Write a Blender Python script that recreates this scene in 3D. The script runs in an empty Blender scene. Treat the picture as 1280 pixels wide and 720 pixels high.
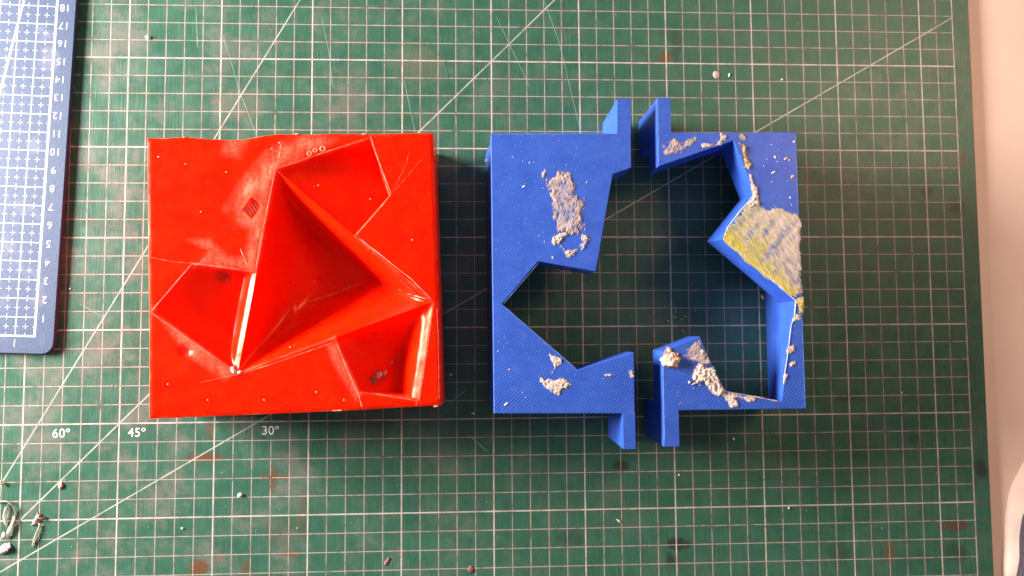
import bpy, bmesh, math, random
from mathutils import Vector, Matrix, noise
from mathutils.geometry import delaunay_2d_cdt, intersect_point_line
S = 0.01                                   # all lengths below are centimetres; the scene is in metres
scene = bpy.context.scene
COL = scene.collection

# ------------------------------------------------------------------ camera
FPX = 900.0
R = Matrix(((0.9988165128516793, 0.00445270047772018, -0.04843291353270932),
            (-0.007429100988280758, 0.9980825865583798, -0.061448831294337744),
            (0.04806643437282521, 0.06173592039801275, 0.9969344482057447)))
CAM = Vector((-5.86193311, -2.79004996, 39.83050137))
cd = bpy.data.cameras.new('camera'); cam = bpy.data.objects.new('camera', cd); COL.objects.link(cam)
cd.sensor_width = 36; cd.lens = FPX/1280*36; cd.clip_start = .01; cd.clip_end = 20
m4 = R.to_4x4(); m4.translation = CAM*S; cam.matrix_world = m4
scene.camera = cam

def at(u, v, z=0.0):
    """photo point -> world centimetres on the level plane at height z"""
    d = R @ Vector(((u-640)/FPX, -(v-360)/FPX, -1))
    q = CAM + d*((z-CAM.z)/d.z)
    return Vector((q.x, q.y))

# ------------------------------------------------------------------ world + lamps
w = bpy.data.worlds.new('World'); scene.world = w; w.use_nodes = True
bg = w.node_tree.nodes['Background']; bg.inputs[0].default_value = (.93, .96, 1, 1); bg.inputs[1].default_value = .18

def area(name, loc, target, sx, sy, power, color):
    l = bpy.data.lights.new(name, 'AREA'); l.shape = 'RECTANGLE'; l.size = sx*S; l.size_y = sy*S
    l.energy = power; l.color = color
    o = bpy.data.objects.new(name, l); COL.objects.link(o); o.location = Vector(loc)*S
    o.rotation_euler = (Vector(target)-Vector(loc)).to_track_quat('-Z', 'Y').to_euler()
    return o
area('window_light', (-90, 20, 28), (-4, -1, 0), 40, 22, 36.0, (1, .95, .91))
area('warm_lamp', (58, 32, 66), (24, 2, 0), 22, 22, 2.9, (1, .57, .36))
vs = scene.view_settings
vs.view_transform = 'Standard'; vs.look = 'None'; vs.exposure = 0; vs.gamma = 1
scene.render.resolution_x = 1024; scene.render.resolution_y = 576

# ------------------------------------------------------------------ node helper
class NT:
    def __init__(s, name):
        s.m = bpy.data.materials.new(name); s.m.use_nodes = True; s.t = s.m.node_tree; s.n = s.t.nodes
        s.p = s.n['Principled BSDF']
    def lk(s, sock, v):
        if hasattr(v, 'is_output') or isinstance(v, bpy.types.NodeSocket): s.t.links.new(v, sock)
        else:
            if isinstance(v, (tuple, list)) and sock.type == 'RGBA' and len(v) == 3: v = (*v, 1)
            sock.default_value = v
    def math(s, op, a, b=0.0, c=None, clamp=False):
        n = s.n.new('ShaderNodeMath'); n.operation = op; n.use_clamp = clamp
        s.lk(n.inputs[0], a); s.lk(n.inputs[1], b)
        if c is not None: s.lk(n.inputs[2], c)
        return n.outputs[0]
    def step(s, x, a, b, lo=0.0, hi=1.0):
        n = s.n.new('ShaderNodeMapRange'); n.interpolation_type = 'SMOOTHSTEP'
        s.lk(n.inputs[0], x); n.inputs[1].default_value = a; n.inputs[2].default_value = b
        n.inputs[3].default_value = lo; n.inputs[4].default_value = hi
        return n.outputs[0]
    def mix(s, f, a, b, mode='MIX'):
        n = s.n.new('ShaderNodeMix'); n.data_type = 'RGBA'; n.blend_type = mode
        s.lk(n.inputs[0], f); s.lk(n.inputs[6], a); s.lk(n.inputs[7], b)
        return n.outputs[2]
    def pos(s, scale=(100, 100, 100), rot=(0, 0, 0)):
        g = s.n.new('ShaderNodeTexCoord'); mp = s.n.new('ShaderNodeMapping')
        s.t.links.new(g.outputs['Object'], mp.inputs[0])
        mp.inputs['Scale'].default_value = scale; mp.inputs['Rotation'].default_value = rot
        return mp.outputs[0]
    def noise(s, vec, scale, detail=3, rough=.5, dist=0.0):
        n = s.n.new('ShaderNodeTexNoise'); s.t.links.new(vec, n.inputs['Vector'])
        n.inputs['Scale'].default_value = scale; n.inputs['Detail'].default_value = detail
        n.inputs['Roughness'].default_value = rough; n.inputs['Distortion'].default_value = dist
        return n.outputs[0]
    def wave(s, vec, scale, direction='X', dist=0.0, dscale=1.0):
        n = s.n.new('ShaderNodeTexWave'); s.t.links.new(vec, n.inputs['Vector']); n.bands_direction = direction
        n.inputs['Scale'].default_value = scale; n.inputs['Distortion'].default_value = dist; n.inputs['Detail Scale'].default_value = dscale
        return n.outputs[1]
    def attr(s, name, out=2):
        n = s.n.new('ShaderNodeAttribute'); n.attribute_name = name; return n.outputs[out]
    def xyz(s, vec):
        n = s.n.new('ShaderNodeSeparateXYZ'); s.t.links.new(vec, n.inputs[0]); return n.outputs
    def bump(s, h, strength, dist):
        n = s.n.new('ShaderNodeBump'); s.lk(n.inputs['Height'], h); n.inputs['Strength'].default_value = strength
        n.inputs['Distance'].default_value = dist
        s.t.links.new(n.outputs[0], s.p.inputs['Normal'])
    def set(s, **k):
        for a, v in k.items(): s.lk(s.p.inputs[a.replace('_', ' ')], v)
        return s.m

def plain(name, color, rough=.5, nscale=0, namp=.3, bumpd=0.0):
    t = NT(name)
    c = color
    if nscale:
        n = t.noise(t.pos(), nscale, 4)
        c = t.mix(t.step(n, .3, .7), tuple(x*(1-namp) for x in color), tuple(min(1, x*(1+namp)) for x in color))
        if bumpd: t.bump(n, .6, bumpd)
    return t.set(Base_Color=c, Roughness=rough)

# ------------------------------------------------------------------ materials
def mat_green():
    t = NT('green_mat_vinyl')
    P = t.pos(); x, y, _ = t.xyz(P)
    v = t.math('SUBTRACT', y, 2.5)
    gridlim = t.step(x, 22.03, 22.05, 1, 0)
    def lines(c, other=None):
        f = t.math('ABSOLUTE', t.math('SUBTRACT', t.math('FRACT', t.math('ADD', c, .5)), .5))
        c5 = t.math('DIVIDE', c, 5.0)
        g = t.math('MULTIPLY', t.math('ABSOLUTE', t.math('SUBTRACT', t.math('FRACT', t.math('ADD', c5, .5)), .5)), 5.0)
        thin = t.step(f, .014, .030, 1, 0); thick = t.step(g, .027, .045, 1, 0)
        return thin, thick, f
    xt, xk, fx = lines(x); yt, yk, fy = lines(v)
    # the printed vertical lines are interrupted above each angle figure
    inrow = t.math('MULTIPLY', t.step(v, -11.0, -10.98), t.step(v, -10.05, -10.03, 1, 0))
    for cx in (-28, -24, -17):
        d = t.math('ABSOLUTE', t.math('SUBTRACT', x, float(cx)))
        gap = t.math('MULTIPLY', inrow, t.step(d, .2, .21, 1, 0))
        xt = t.math('MULTIPLY', xt, t.math('SUBTRACT', 1.0, gap))
    wear = t.noise(P, 1.1, 5, .75); wear2 = t.noise(P, .35, 3)
    wv = t.math('ADD', t.math('MULTIPLY', wear, .7), t.math('MULTIPLY', wear2, .3))
    thin = t.math('MAXIMUM', xt, yt)
    thin = t.math('MULTIPLY', thin, t.step(wv, .36, .46, .12, .68))
    heavy = t.math('MAXIMUM', xk, yk)
    heavy = t.math('MULTIPLY', heavy, t.step(wv, .31, .36, .25, 1))
    edge = t.step(t.math('ABSOLUTE', t.math('SUBTRACT', x, 22.0)), .028, .045, 1, 0)
    L = t.math('MULTIPLY', t.math('MAXIMUM', thin, heavy), gridlim)
    L = t.math('MAXIMUM', L, t.math('MULTIPLY', edge, .8))
    dx = t.math('ADD', x, 35.0); dv = t.math('ADD', v, 20.0)
    for a in (30, 45, 60):
        dd = t.math('ABSOLUTE', t.math('SUBTRACT', t.math('MULTIPLY', dx, math.sin(math.radians(a))), t.math('MULTIPLY', dv, math.cos(math.radians(a)))))
        ln = t.math('MULTIPLY', t.step(dd, .022, .042, 1, 0), .9)
        L = t.math('MAXIMUM', L, t.math('MULTIPLY', ln, gridlim))
    # base: green vinyl with pinkish worn smudges, window glare painted pinkish at left and fine knife scoring
    big = t.noise(P, .13, 4, .6); mid = t.noise(P, .8, 5, .65)
    fine = t.noise(t.pos((900, 60, 100)), 1.0, 4, .7)
    diag = t.noise(t.pos((1100, 55, 100), (0, 0, math.radians(24))), 1.0, 3, .6)
    base = t.mix(t.step(mid, .3, .7), (.028, .104, .064), (.040, .130, .082))
    base = t.mix(t.step(fine, .42, .72, 0, .45), base, (.058, .16, .115))
    base = t.mix(t.math('MULTIPLY', t.step(diag, .55, .72, 0, .55), t.step(big, .42, .6)), base, (.085, .20, .15))
    left = t.step(x, 8, -26)
    smudge_glare = t.math('MULTIPLY', t.step(t.noise(P, .33, 5, .7), .46, .68), t.math('ADD', t.math('MULTIPLY', left, .5), .12))  # random pinkish smudges; the leftward boost paints in the window glare
    base = t.mix(smudge_glare, base, (.23, .19, .17))
    near = t.math('MAXIMUM', t.step(fx, .03, .16, 1, 0), t.step(fy, .03, .16, 1, 0))
    dirt = t.math('MULTIPLY', near, t.step(t.noise(P, 2.1, 4, .7), .38, .66, .12, .75))
    base = t.mix(t.math('MULTIPLY', dirt, .55), base, (.17, .085, .06))
    # stains (x, y, rx, ry, strength, colour)
    sn = t.noise(P, 1.9, 5, .75)
    for (u, vv, ru, rv, st, col) in STAINS:
        c = at(u, vv)
        a = t.math('DIVIDE', t.math('SUBTRACT', x, c.x), ru/22.6); b = t.math('DIVIDE', t.math('SUBTRACT', y, c.y), rv/22.6)
        r = t.math('ADD', t.math('MULTIPLY', a, a), t.math('MULTIPLY', b, b))
        r = t.math('ADD', r, t.math('MULTIPLY', t.math('SUBTRACT', sn, .5), 2.8))
        base = t.mix(t.math('MULTIPLY', t.step(r, 0.1, 1.15, 1, 0), st), base, col)
    lc = t.mix(t.step(wear, .35, .6), (.38, .33, .29), (.62, .55, .50))
    col = t.mix(L, base, lc)
    rough = t.step(mid, .3, .7, .34, .46)
    hh = t.math('ADD', t.math('MULTIPLY', fine, .5), t.math('ADD', t.math('MULTIPLY', diag, .35), t.math('MULTIPLY', t.noise(P, 14, 2), .25)))
    hh = t.math('ADD', hh, t.math('MULTIPLY', L, .10))
    t.bump(hh, .30, .0006)
    return t.set(Base_Color=col, Roughness=rough, Specular_IOR_Level=.38)
BR = (.16, .055, .02); DK = (.028, .02, .018); RS = (.11, .05, .035)
STAINS = [(258, 572, 26, 7, .8, BR), (262, 540, 7, 13, .5, BR), (248, 710, 14, 12, .85, BR), (340, 600, 5, 22, .65, BR), (345, 596, 22, 5, .6, BR),
          (365, 692, 12, 6, .6, BR), (352, 665, 30, 20, .35, (.1, .09, .06)), (378, 640, 8, 30, .3, BR), (307, 710, 6, 12, .5, BR), (276, 697, 7, 6, .5, (.3, .15, .12)),
          (1193, 657, 22, 9, .8, RS), (1112, 690, 9, 18, .5, BR), (832, 72, 9, 12, .75, BR), (848, 680, 17, 11, .8, DK), (838, 697, 8, 10, .7, DK),
          (776, 582, 12, 7, .75, DK), (1158, 240, 10, 9, .8, DK), (1195, 258, 12, 12, .7, DK), (1200, 200, 9, 7, .55, BR), (1226, 585, 9, 16, .7, DK),
          (1195, 690, 20, 12, .4, DK), (715, 672, 20, 12, .35, DK), (1056, 497, 14, 6, .4, DK), (1048, 690, 16, 18, .3, DK), (580, 545, 30, 10, .3, RS), (845, 60, 7, 26, .4, DK),
          (1142, 548, 10, 8, .5, DK), (520, 80, 40, 30, .25, (.26, .17, .14)), (300, 130, 40, 25, .28, (.28, .19, .16)), (780, 455, 10, 8, .3, RS)]

def mat_ruler(O, X, Y):
    t = NT('blue_mat_vinyl')
    P = t.pos(); n = t.n.new('ShaderNodeVectorMath'); n.operation = 'SUBTRACT'; t.t.links.new(P, n.inputs[0]); n.inputs[1].default_value = (O.x, O.y, 0)
    def dot(vv):
        k = t.n.new('ShaderNodeVectorMath'); k.operation = 'DOT_PRODUCT'; t.t.links.new(n.outputs[0], k.inputs[0]); k.inputs[1].default_value = (vv.x, vv.y, 0); return k.outputs['Value']
    a = dot(X); b = dot(Y)                     # a: cm leftwards from the border line, b: cm up from the bottom line
    def fr(c, off=0.5): return t.math('ABSOLUTE', t.math('SUBTRACT', t.math('FRACT', t.math('ADD', c, off)), .5))
    fa, fb, ha, hb = fr(a), fr(b), fr(a, 0.0), fr(b, 0.0)
    ins = t.math('MULTIPLY', t.step(a, -.03, -.02), t.step(b, -.03, -.02))
    full = t.math('MAXIMUM', t.step(fa, .014, .036, 1, 0), t.step(fb, .014, .036, 1, 0))
    cr1 = t.math('MULTIPLY', t.step(ha, .006, .024, 1, 0), t.step(hb, .13, .15, 1, 0))
    cr2 = t.math('MULTIPLY', t.step(hb, .006, .024, 1, 0), t.step(ha, .13, .15, 1, 0))
    cr3 = t.math('MULTIPLY', t.step(hb, .006, .024, 1, 0), t.step(fa, .13, .15, 1, 0))
    cr4 = t.math('MULTIPLY', t.step(ha, .006, .024, 1, 0), t.step(fb, .16, .18, 1, 0))
    L = t.math('MAXIMUM', t.math('MAXIMUM', full, t.math('MAXIMUM', cr1, cr2)), t.math('MAXIMUM', cr3, cr4))
    L = t.math('MULTIPLY', L, ins)
    bo = t.math('MAXIMUM', t.math('MULTIPLY', t.step(t.math('ABSOLUTE', a), .05, .075, 1, 0), t.step(b, -.06, -.05)),
                t.math('MULTIPLY', t.step(t.math('ABSOLUTE', b), .04, .06, 1, 0), t.step(a, -.07, -.06)))
    L = t.math('MAXIMUM', L, bo)
    p0 = at(30, 0, .3)-O; p1 = at(0, 115, .3)-O
    q0 = Vector((p0.dot(X), p0.dot(Y))); q1 = Vector((p1.dot(X), p1.dot(Y))); d = (q1-q0).normalized()
    dd = t.math('ABSOLUTE', t.math('SUBTRACT', t.math('MULTIPLY', t.math('SUBTRACT', a, q0.x), d.y), t.math('MULTIPLY', t.math('SUBTRACT', b, q0.y), d.x)))
    L = t.math('MAXIMUM', L, t.step(dd, .045, .07, 1, 0))
    nz = t.noise(P, 9, 4, .7); bigz = t.noise(P, .6, 3)
    base = t.mix(t.step(nz, .3, .7), (.036, .064, .140), (.052, .086, .178))
    base = t.mix(t.step(bigz, .55, .75, 0, .35), base, (.26, .25, .33))
    col = t.mix(t.math('MULTIPLY', L, t.step(t.noise(P, 3, 3), .25, .4, .6, .95)), base, (.60, .58, .62))
    t.bump(nz, .3, .0004)
    return t.set(Base_Color=col, Roughness=.5)

def mat_red():
    t = NT('red_wax')
    P = t.pos()
    n1 = t.noise(P, 1.3, 4, .6); n2 = t.noise(P, 7, 4, .7); sc = t.noise(t.pos((300, 60, 100), (0, 0, .6)), 1.0, 5, .75)
    base = t.mix(t.step(n1, .3, .7), (.90, .010, .0006), (.94, .016, .0008))
    lip = t.attr('lip'); rub_sheen = t.attr('rub_sheen')
    k = t.math('MULTIPLY', lip, t.step(n2, .35, .55, .25, 1))
    base = t.mix(t.math('MULTIPLY', k, .55), base, (.95, .24, .12))
    k2 = t.math('MULTIPLY', rub_sheen, t.step(t.math('ADD', t.math('MULTIPLY', sc, .5), t.math('MULTIPLY', n2, .5)), .40, .60, .25, .9))  # glossy sheen painted into the colour, together with real scuffs
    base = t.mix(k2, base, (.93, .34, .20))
    dust = t.step(t.noise(P, 16, 2, .4), .735, .76, 0, .5)
    base = t.mix(dust, base, (.9, .45, .35))
    stain = t.math('MULTIPLY', t.attr('stain'), t.step(n2, .4, .6, .3, 1))
    base = t.mix(stain, base, (.16, .03, .02))
    h = t.math('ADD', t.math('MULTIPLY', t.noise(P, .7, 3), 1.8), t.math('ADD', t.math('MULTIPLY', n2, .10), t.math('MULTIPLY', t.math('MULTIPLY', sc, rub_sheen), .5)))
    t.bump(h, .30, .0007)
    t.p.subsurface_method = 'RANDOM_WALK'
    return t.set(Base_Color=base, Roughness=t.step(n1, .3, .7, .19, .25), Specular_IOR_Level=.22, Specular_Tint=(1, .72, .40), Subsurface_Weight=.8, Subsurface_Radius=(.012, .0012, .0004), Subsurface_Scale=1.3)

def mat_blue(layers=False):
    t = NT('blue_printed_plastic_sides' if layers else 'blue_printed_plastic')
    P = t.pos()
    n = t.noise(P, 1.0, 4, .65); f = t.noise(P, 11, 3, .7)
    base = t.mix(t.step(n, .3, .7), (.034, .105, .54), (.048, .135, .62))
    if layers:
        wv = t.wave(t.pos((100, 100, 100)), 7.0, 'Z', .3)
        h = t.math('ADD', wv, t.math('MULTIPLY', f, .4))
        t.bump(h, .22, .00025)
    else:
        d1 = t.wave(P, 3.3, 'DIAGONAL', .35, 2)       # laid-down filament runs, one way ...
        d2 = t.wave(t.pos((100, 100, 100), (0, 0, math.pi/2)), 3.3, 'DIAGONAL', .35, 2)
        sel = t.step(t.noise(P, .28, 2), .44, .56)
        sx, sy, _ = t.xyz(P)
        w_ = t.mix(sel, d1, d2)
        low = t.math('MULTIPLY', t.step(sy, 3.0, -6.5, .3, 1), t.step(t.noise(P, .5, 2), .4, .6, .4, 1))
        base = t.mix(t.math('MULTIPLY', t.math('SUBTRACT', 1.0, w_), t.math('MULTIPLY', low, .42)), base, (.010, .05, .30))
        scuff = t.math('MULTIPLY', t.step(t.noise(t.pos((100, 260, 100)), 1.4, 5, .75), .5, .7), .28)
        base = t.mix(scuff, base, (.14, .17, .38))
        dust = t.step(t.noise(P, 13, 2, .4), .715, .745, 0, .65)
        base = t.mix(dust, base, (.5, .5, .62))
        h = t.math('ADD', t.math('MULTIPLY', w_, low), t.math('MULTIPLY', f, .8))
        t.bump(h, .3, .00025)
    return t.set(Base_Color=base, Roughness=.36, Specular_IOR_Level=.5)

def mat_residue():
    t = NT('dried_glue')
    P = t.pos(); c = t.attr('tone', 0)
    n = t.noise(P, 15, 5, .75); n2 = t.noise(P, 4.5, 4, .7)
    col = t.mix(t.step(n, .50, .70, 0, .55), c, (.78, .66, .58))
    col = t.mix(t.step(n2, .56, .72, 0, .4), col, (.26, .16, .12))
    t.bump(n, .55, .0005)
    al = t.step(t.math('ADD', t.attr('tone', 3), t.math('MULTIPLY', t.math('SUBTRACT', n, .5), 1.5)), .25, .62)
    return t.set(Alpha=al, Base_Color=col, Roughness=.34, Specular_IOR_Level=.55)

def mat_table():
    t = NT('pale_table_laminate')
    P = t.pos(); n = t.noise(P, .25, 4); f = t.noise(P, 6, 4, .7)
    base = t.mix(t.step(n, .3, .7), (.86, .62, .50), (.88, .66, .54))
    base = t.mix(t.step(f, .66, .74, 0, .3), base, (.4, .27, .2))
    t.bump(f, .1, .0003)
    return t.set(Base_Color=base, Roughness=.45)

M = dict(green=mat_green(), red=mat_red(), blue=mat_blue(), side=mat_blue(True), residue=mat_residue(), table=mat_table(),
         print=plain('white_print', (.80, .76, .73), .5, 6, .12), seam=plain('pale_rubbed_wax', (.90, .26, .16), .45, 9, .5),
         crumb=plain('white_crumb', (.80, .78, .72), .6, 12, .1, .0004), shav=plain('clear_shaving', (.74, .72, .62), .35, 8, .15, .0002),
         flake=plain('brown_flake', (.23, .08, .07), .5, 9, .4, .0005), pinkc=plain('pinkish_crumb', (.62, .40, .36), .6, 12, .3, .0004),
         cut=plain('dark_cut', (.03, .06, .045), .6), cutl=plain('pale_cut', (.22, .36, .29), .5),
         hole=plain('dark_hollow', (.12, .006, .004), .6), tan=plain('tan_clay', (.74, .50, .36), .6, 7, .22, .0009), core=plain('mat_core', (.36, .33, .20), .7),
         lav=plain('pale_object', (.84, .60, .50), .8, 2, .04), dark=plain('dark_object', (.05, .035, .05), .8, 5, .3))

# ------------------------------------------------------------------ object helpers
def link(name, me, mat, parent=None):
    o = bpy.data.objects.new(name, me); COL.objects.link(o)
    if mat is not None: me.materials.append(mat)
    if parent is not None: o.parent = parent
    return o
def tag(o, label=None, cat=None, group=None, kind=None):
    for k, v in (('label', label), ('category', cat), ('group', group), ('kind', kind)):
        if v: o[k] = v
    return o
def empty(name, label, cat, group=None):
    o = bpy.data.objects.new(name, None); o.empty_display_size = .01; COL.objects.link(o); return tag(o, label, cat, group)
def mesh_from(name, verts, faces, smooth=False):
    me = bpy.data.meshes.new(name); me.from_pydata([tuple(c*S for c in v) for v in verts], [], faces); me.update()
    if smooth: me.polygons.foreach_set('use_smooth', [True]*len(me.polygons))
    return me
def prism(name, top, z1, z0, mat, parent=None, bot=None, bevel=.03, side_mat=None):
    """top, bot: counter-clockwise outlines (cm)"""
    bot = bot or top; n = len(top)
    bm = bmesh.new()
    a = [bm.verts.new((p[0]*S, p[1]*S, z1*S)) for p in top]; b = [bm.verts.new((p[0]*S, p[1]*S, z0*S)) for p in bot]
    f = bm.faces.new(a); bm.faces.new(b[::-1])
    for i in range(n):
        j = (i+1) % n; bm.faces.new((a[j], a[i], b[i], b[j]))
    bm.normal_update()
    if f.normal.z < 0: bmesh.ops.reverse_faces(bm, faces=bm.faces)
    if bevel: bmesh.ops.bevel(bm, geom=list(bm.edges), offset=bevel*S, segments=2, affect='EDGES', profile=.5, clamp_overlap=True)
    bm.normal_update()
    if side_mat is not None:
        for fc in bm.faces: fc.material_index = 0 if fc.normal.z > .9 else 1
    me = bpy.data.meshes.new(name); bm.to_mesh(me); bm.free()
    o = link(name, me, mat, parent)
    if side_mat is not None: me.materials.append(side_mat)
    return o
def V2(l, z): return [at(u, v, z) for u, v in l]
def N(x, y, z=0.0, s=1.0): return noise.noise(Vector((x*s+31.7, y*s-12.3, z)))

def inside(p, poly):
    c = False; n = len(poly)
    for i in range(n):
        a, b = poly[i], poly[i-1]
        if (a[1] > p[1]) != (b[1] > p[1]) and p[0] < (b[0]-a[0])*(p[1]-a[1])/(b[1]-a[1])+a[0]: c = not c
    return c
def segd(p, a, b):
    ax, ay, bx, by = a[0], a[1], b[0], b[1]; dx, dy = bx-ax, by-ay
    t = max(0, min(1, ((p[0]-ax)*dx+(p[1]-ay)*dy)/(dx*dx+dy*dy+1e-12)))
    return math.hypot(p[0]-ax-t*dx, p[1]-ay-t*dy)
def pdist(p, poly, closed=True):
    return min(segd(p, poly[i], poly[i-1]) for i in range(0 if closed else 1, len(poly)))
def sdist(p, poly):
    d = pdist(p, poly); return d if inside(p, poly) else -d

# ------------------------------------------------------------------ setting: table, mats
bm = bmesh.new()
me = mesh_from('table_top', [(-90, -60, -.3), (60, -60, -.3), (60, 60, -.3), (-90, 60, -.3), (-90, -60, -3.3), (60, -60, -3.3), (60, 60, -3.3), (-90, 60, -3.3)],
               [(0, 1, 2, 3), (7, 6, 5, 4), (0, 4, 5, 1), (1, 5, 6, 2), (2, 6, 7, 3), (3, 7, 4, 0)])
tag(link('table_top', me, M['table']), kind='structure')

mat_t = empty('cutting_mat', 'large worn green cutting mat with white centimetre grid and angle lines', 'cutting mat')
ox = [(-66, -29.5), (22.9, -29.5), (23.02, 16), (23.1, 30), (-66, 30)]
prism('mat_sheet', [Vector(p) for p in ox], 0, -.295, M['green'], mat_t, bevel=.03, side_mat=M['core'])

FONT = None
def text(name, s, c, size, ang, z, mat, parent, thick=0.0, xs=1.0):
    cu = bpy.data.curves.new('t', 'FONT'); cu.body = s; cu.size = size*S; cu.align_x = 'CENTER'; cu.align_y = 'CENTER'; cu.offset = thick*S
    cu.space_character = 1.05
    tmp = bpy.data.objects.new('t', cu); COL.objects.link(tmp)
    bpy.context.view_layer.update()
    me = bpy.data.meshes.new_from_object(tmp.evaluated_get(bpy.context.evaluated_depsgraph_get())); bpy.data.objects.remove(tmp)
    me.transform(Matrix.Translation((c.x*S, c.y*S, z*S)) @ Matrix.Rotation(ang, 4, 'Z') @ Matrix.Diagonal((xs, 1, 1, 1)))
    me.materials.clear()
    return link(name, me, mat, parent)
for s, u, v in (('60', 73.5, 542), ('45', 168, 541), ('30', 335, 538.5)):
    t_ = text('angle_figure', s+'\u00ba', at(u+3, v), .66, 0, .006, M['print'], mat_t, .004)

def strip(name, pts, width, mat, parent, h=.004, zf=lambda x, y: 0.0, jit=0.0, taper=True, res=.12, seed=0):
    """thin raised line following pts (cm)"""
    P = []
    for a, b in zip(pts[:-1], pts[1:]):
        a, b = Vector(a[:2]), Vector(b[:2]); n = max(1, int((b-a).length/res))
        for i in range(n): P.append(a.lerp(b, i/n))
    P.append(Vector(pts[-1][:2])); n = len(P); vs_, fs = [], []
    rnd = random.Random(seed)
    for i, p in enumerate(P):
        d = (P[min(i+1, n-1)]-P[max(i-1, 0)]); d = d.normalized() if d.length else Vector((1, 0)); q = Vector((-d.y, d.x))
        w_ = width*.5*(1-.55*jit+jit*1.3*abs(N(p.x, p.y, seed, 2.3))*1.5)
        if taper: w_ *= min(1, .25+min(i, n-1-i)*.35)
        p = p+q*jit*.35*width*N(p.x, p.y, seed+5, 1.7)
        l, r_ = p+q*w_, p-q*w_
        vs_ += [(l.x, l.y, zf(l.x, l.y)+.001), (p.x, p.y, zf(p.x, p.y)+h), (r_.x, r_.y, zf(r_.x, r_.y)+.001)]
        if i: k = 3*i; fs += [(k-3, k, k+1, k-2), (k-2, k+1, k+2, k-1)]
    return link(name, mesh_from(name, vs_, fs, True), mat, parent)
rnd = random.Random(4)
for i, (pl, w_, mk) in enumerate([([(548, 22), (556, 70), (566, 125), (578, 178)], .03, 'cut'), ([(680, 0), (700, 56), (726, 166)], .03, 'cutl'), ([(278, 42), (300, 115), (320, 168)], .03, 'cutl'),
        ([(402, 20), (412, 70), (416, 110)], .03, 'cutl'), ([(245, 10), (247, 60)], .04, 'cutl'), ([(860, 605), (985, 598), (1090, 590)], .03, 'cut'), ([(930, 655), (1000, 664), (1040, 668)], .03, 'cut'),
        ([(850, 38), (852, 60), (843, 80)], .05, 'cut'), ([(505, 100), (520, 170)], .03, 'cutl'), ([(620, 20), (662, 108)], .03, 'cutl'), ([(585, 543), (600, 556), (611, 566)], .05, 'cutl'), ([(985, 690), (1025, 713)], .03, 'cut'),
        ([(88, 97), (98, 122)], .03, 'cutl'), ([(600, 60), (612, 110)], .03, 'cut'), ([(1125, 565), (1160, 566)], .02, 'cut'), ([(100, 380), (128, 396)], .03, 'cutl'), ([(560, 506), (576, 493), (584, 487)], .05, 'cutl')]):
    strip('knife_cut', V2(pl, 0), w_, M[mk], mat_t, .003, jit=.6, seed=i)

O = at(43, 420.3, .3); YY = (at(71.3, 8, .3)-O).normalized(); XX = Vector((-YY.y, YY.x))   # XX points left in the picture
rul = empty('small_cutting_mat', 'small blue-grey cutting mat with rounded corner and upside-down figures at the left', 'cutting mat')
def RL(a, b): return O+XX*a+YY*b
ea = -(at(80.5, 225, .3)-O).dot(XX); eb = -(at(30, 442, .3)-O).dot(YY)
out = [RL(-ea, 30), RL(30, 30), RL(30, -eb)]
for k in range(7):
    th = math.radians(k*15); rr = .6
    out.append(RL(-ea+rr-rr*math.sin(th), -eb+rr-rr*math.cos(th)))
prism('mat_sheet', out, .3, .005, mat_ruler(O, XX, YY), rul, bevel=.03)
ang = math.atan2(XX.y, XX.x)
ymap = {18: 10, 17: 33, 16: 54, 15: 77, 14: 100, 13: 122, 12: 145, 11: 167, 10: 189, 9: 212, 8: 235, 7: 258, 6: 281, 5: 304, 4: 326, 3: 350, 2: 373, 1: 396}
for k in range(1, 19):
    text('number', str(k), RL(-.40 - (.04 if k > 9 else 0), k-.03), .56, ang, .306, M['print'], rul, -.002, 1)
text('number', '1', RL(1, -.36), .56, ang, .306, M['print'], rul, -.002, 1)

# ------------------------------------------------------------------ red block
ZR = 4.3
def RP(u, v): return at(u, v, ZR)
oc = [(184, 172.5), (205, 172.8), (225, 171), (240, 172), (258, 173.5), (290, 175), (308, 173.5), (330, 169.5), (350, 167.5), (380, 168), (420, 167), (470, 167), (541, 166),
      (544.5, 260), (547.5, 350), (550, 430), (552, 506.5), (500, 509.5), (440, 513), (330, 518), (187, 523.5), (186, 400), (185, 290)]
A, B_, C_, D_, E_, F_, G_, H_, I_, J_, K_, L_ = [RP(*p) for p in [(345, 212), (462, 172.5), (488, 243), (444, 294), (541, 377), (523, 500), (448, 490), (420, 427), (297, 467), (189, 390), (240, 330), (319, 340)]]
def onto(p, a, b): return a+(b-a)*((p-a).dot(b-a)/(b-a).length_squared)
L_ = onto(L_, A, I_); D_ = onto(D_, A, E_); H_ = onto(H_, I_, E_)
outer = [RP(*p) for p in oc]
tri = [A, D_, E_, H_, I_, L_]; wur = [A, B_, C_, D_]; wl = [L_, K_, J_, I_]; wlr = [H_, E_, F_, G_]
def ln(p, a, b): # distance from the line through a, b
    d = (b-a); return abs(d.x*(p[1]-a.y)-d.y*(p[0]-a.x))/d.length
def smin(vals, k=.35):
    m = min(vals); return m - k*math.log(sum(math.exp(-(v-m)/k) for v in vals)) if k else m
def wall(d, depth, width):   # eased rise over width
    t = min(1, d/width); return depth*(t*t*(3-2*t)*.35+t*.65)
def cvx(d, a, b, w=0.0): return a*d+b*max(0.0, d-w)**2      # rounded-over rim
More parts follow.
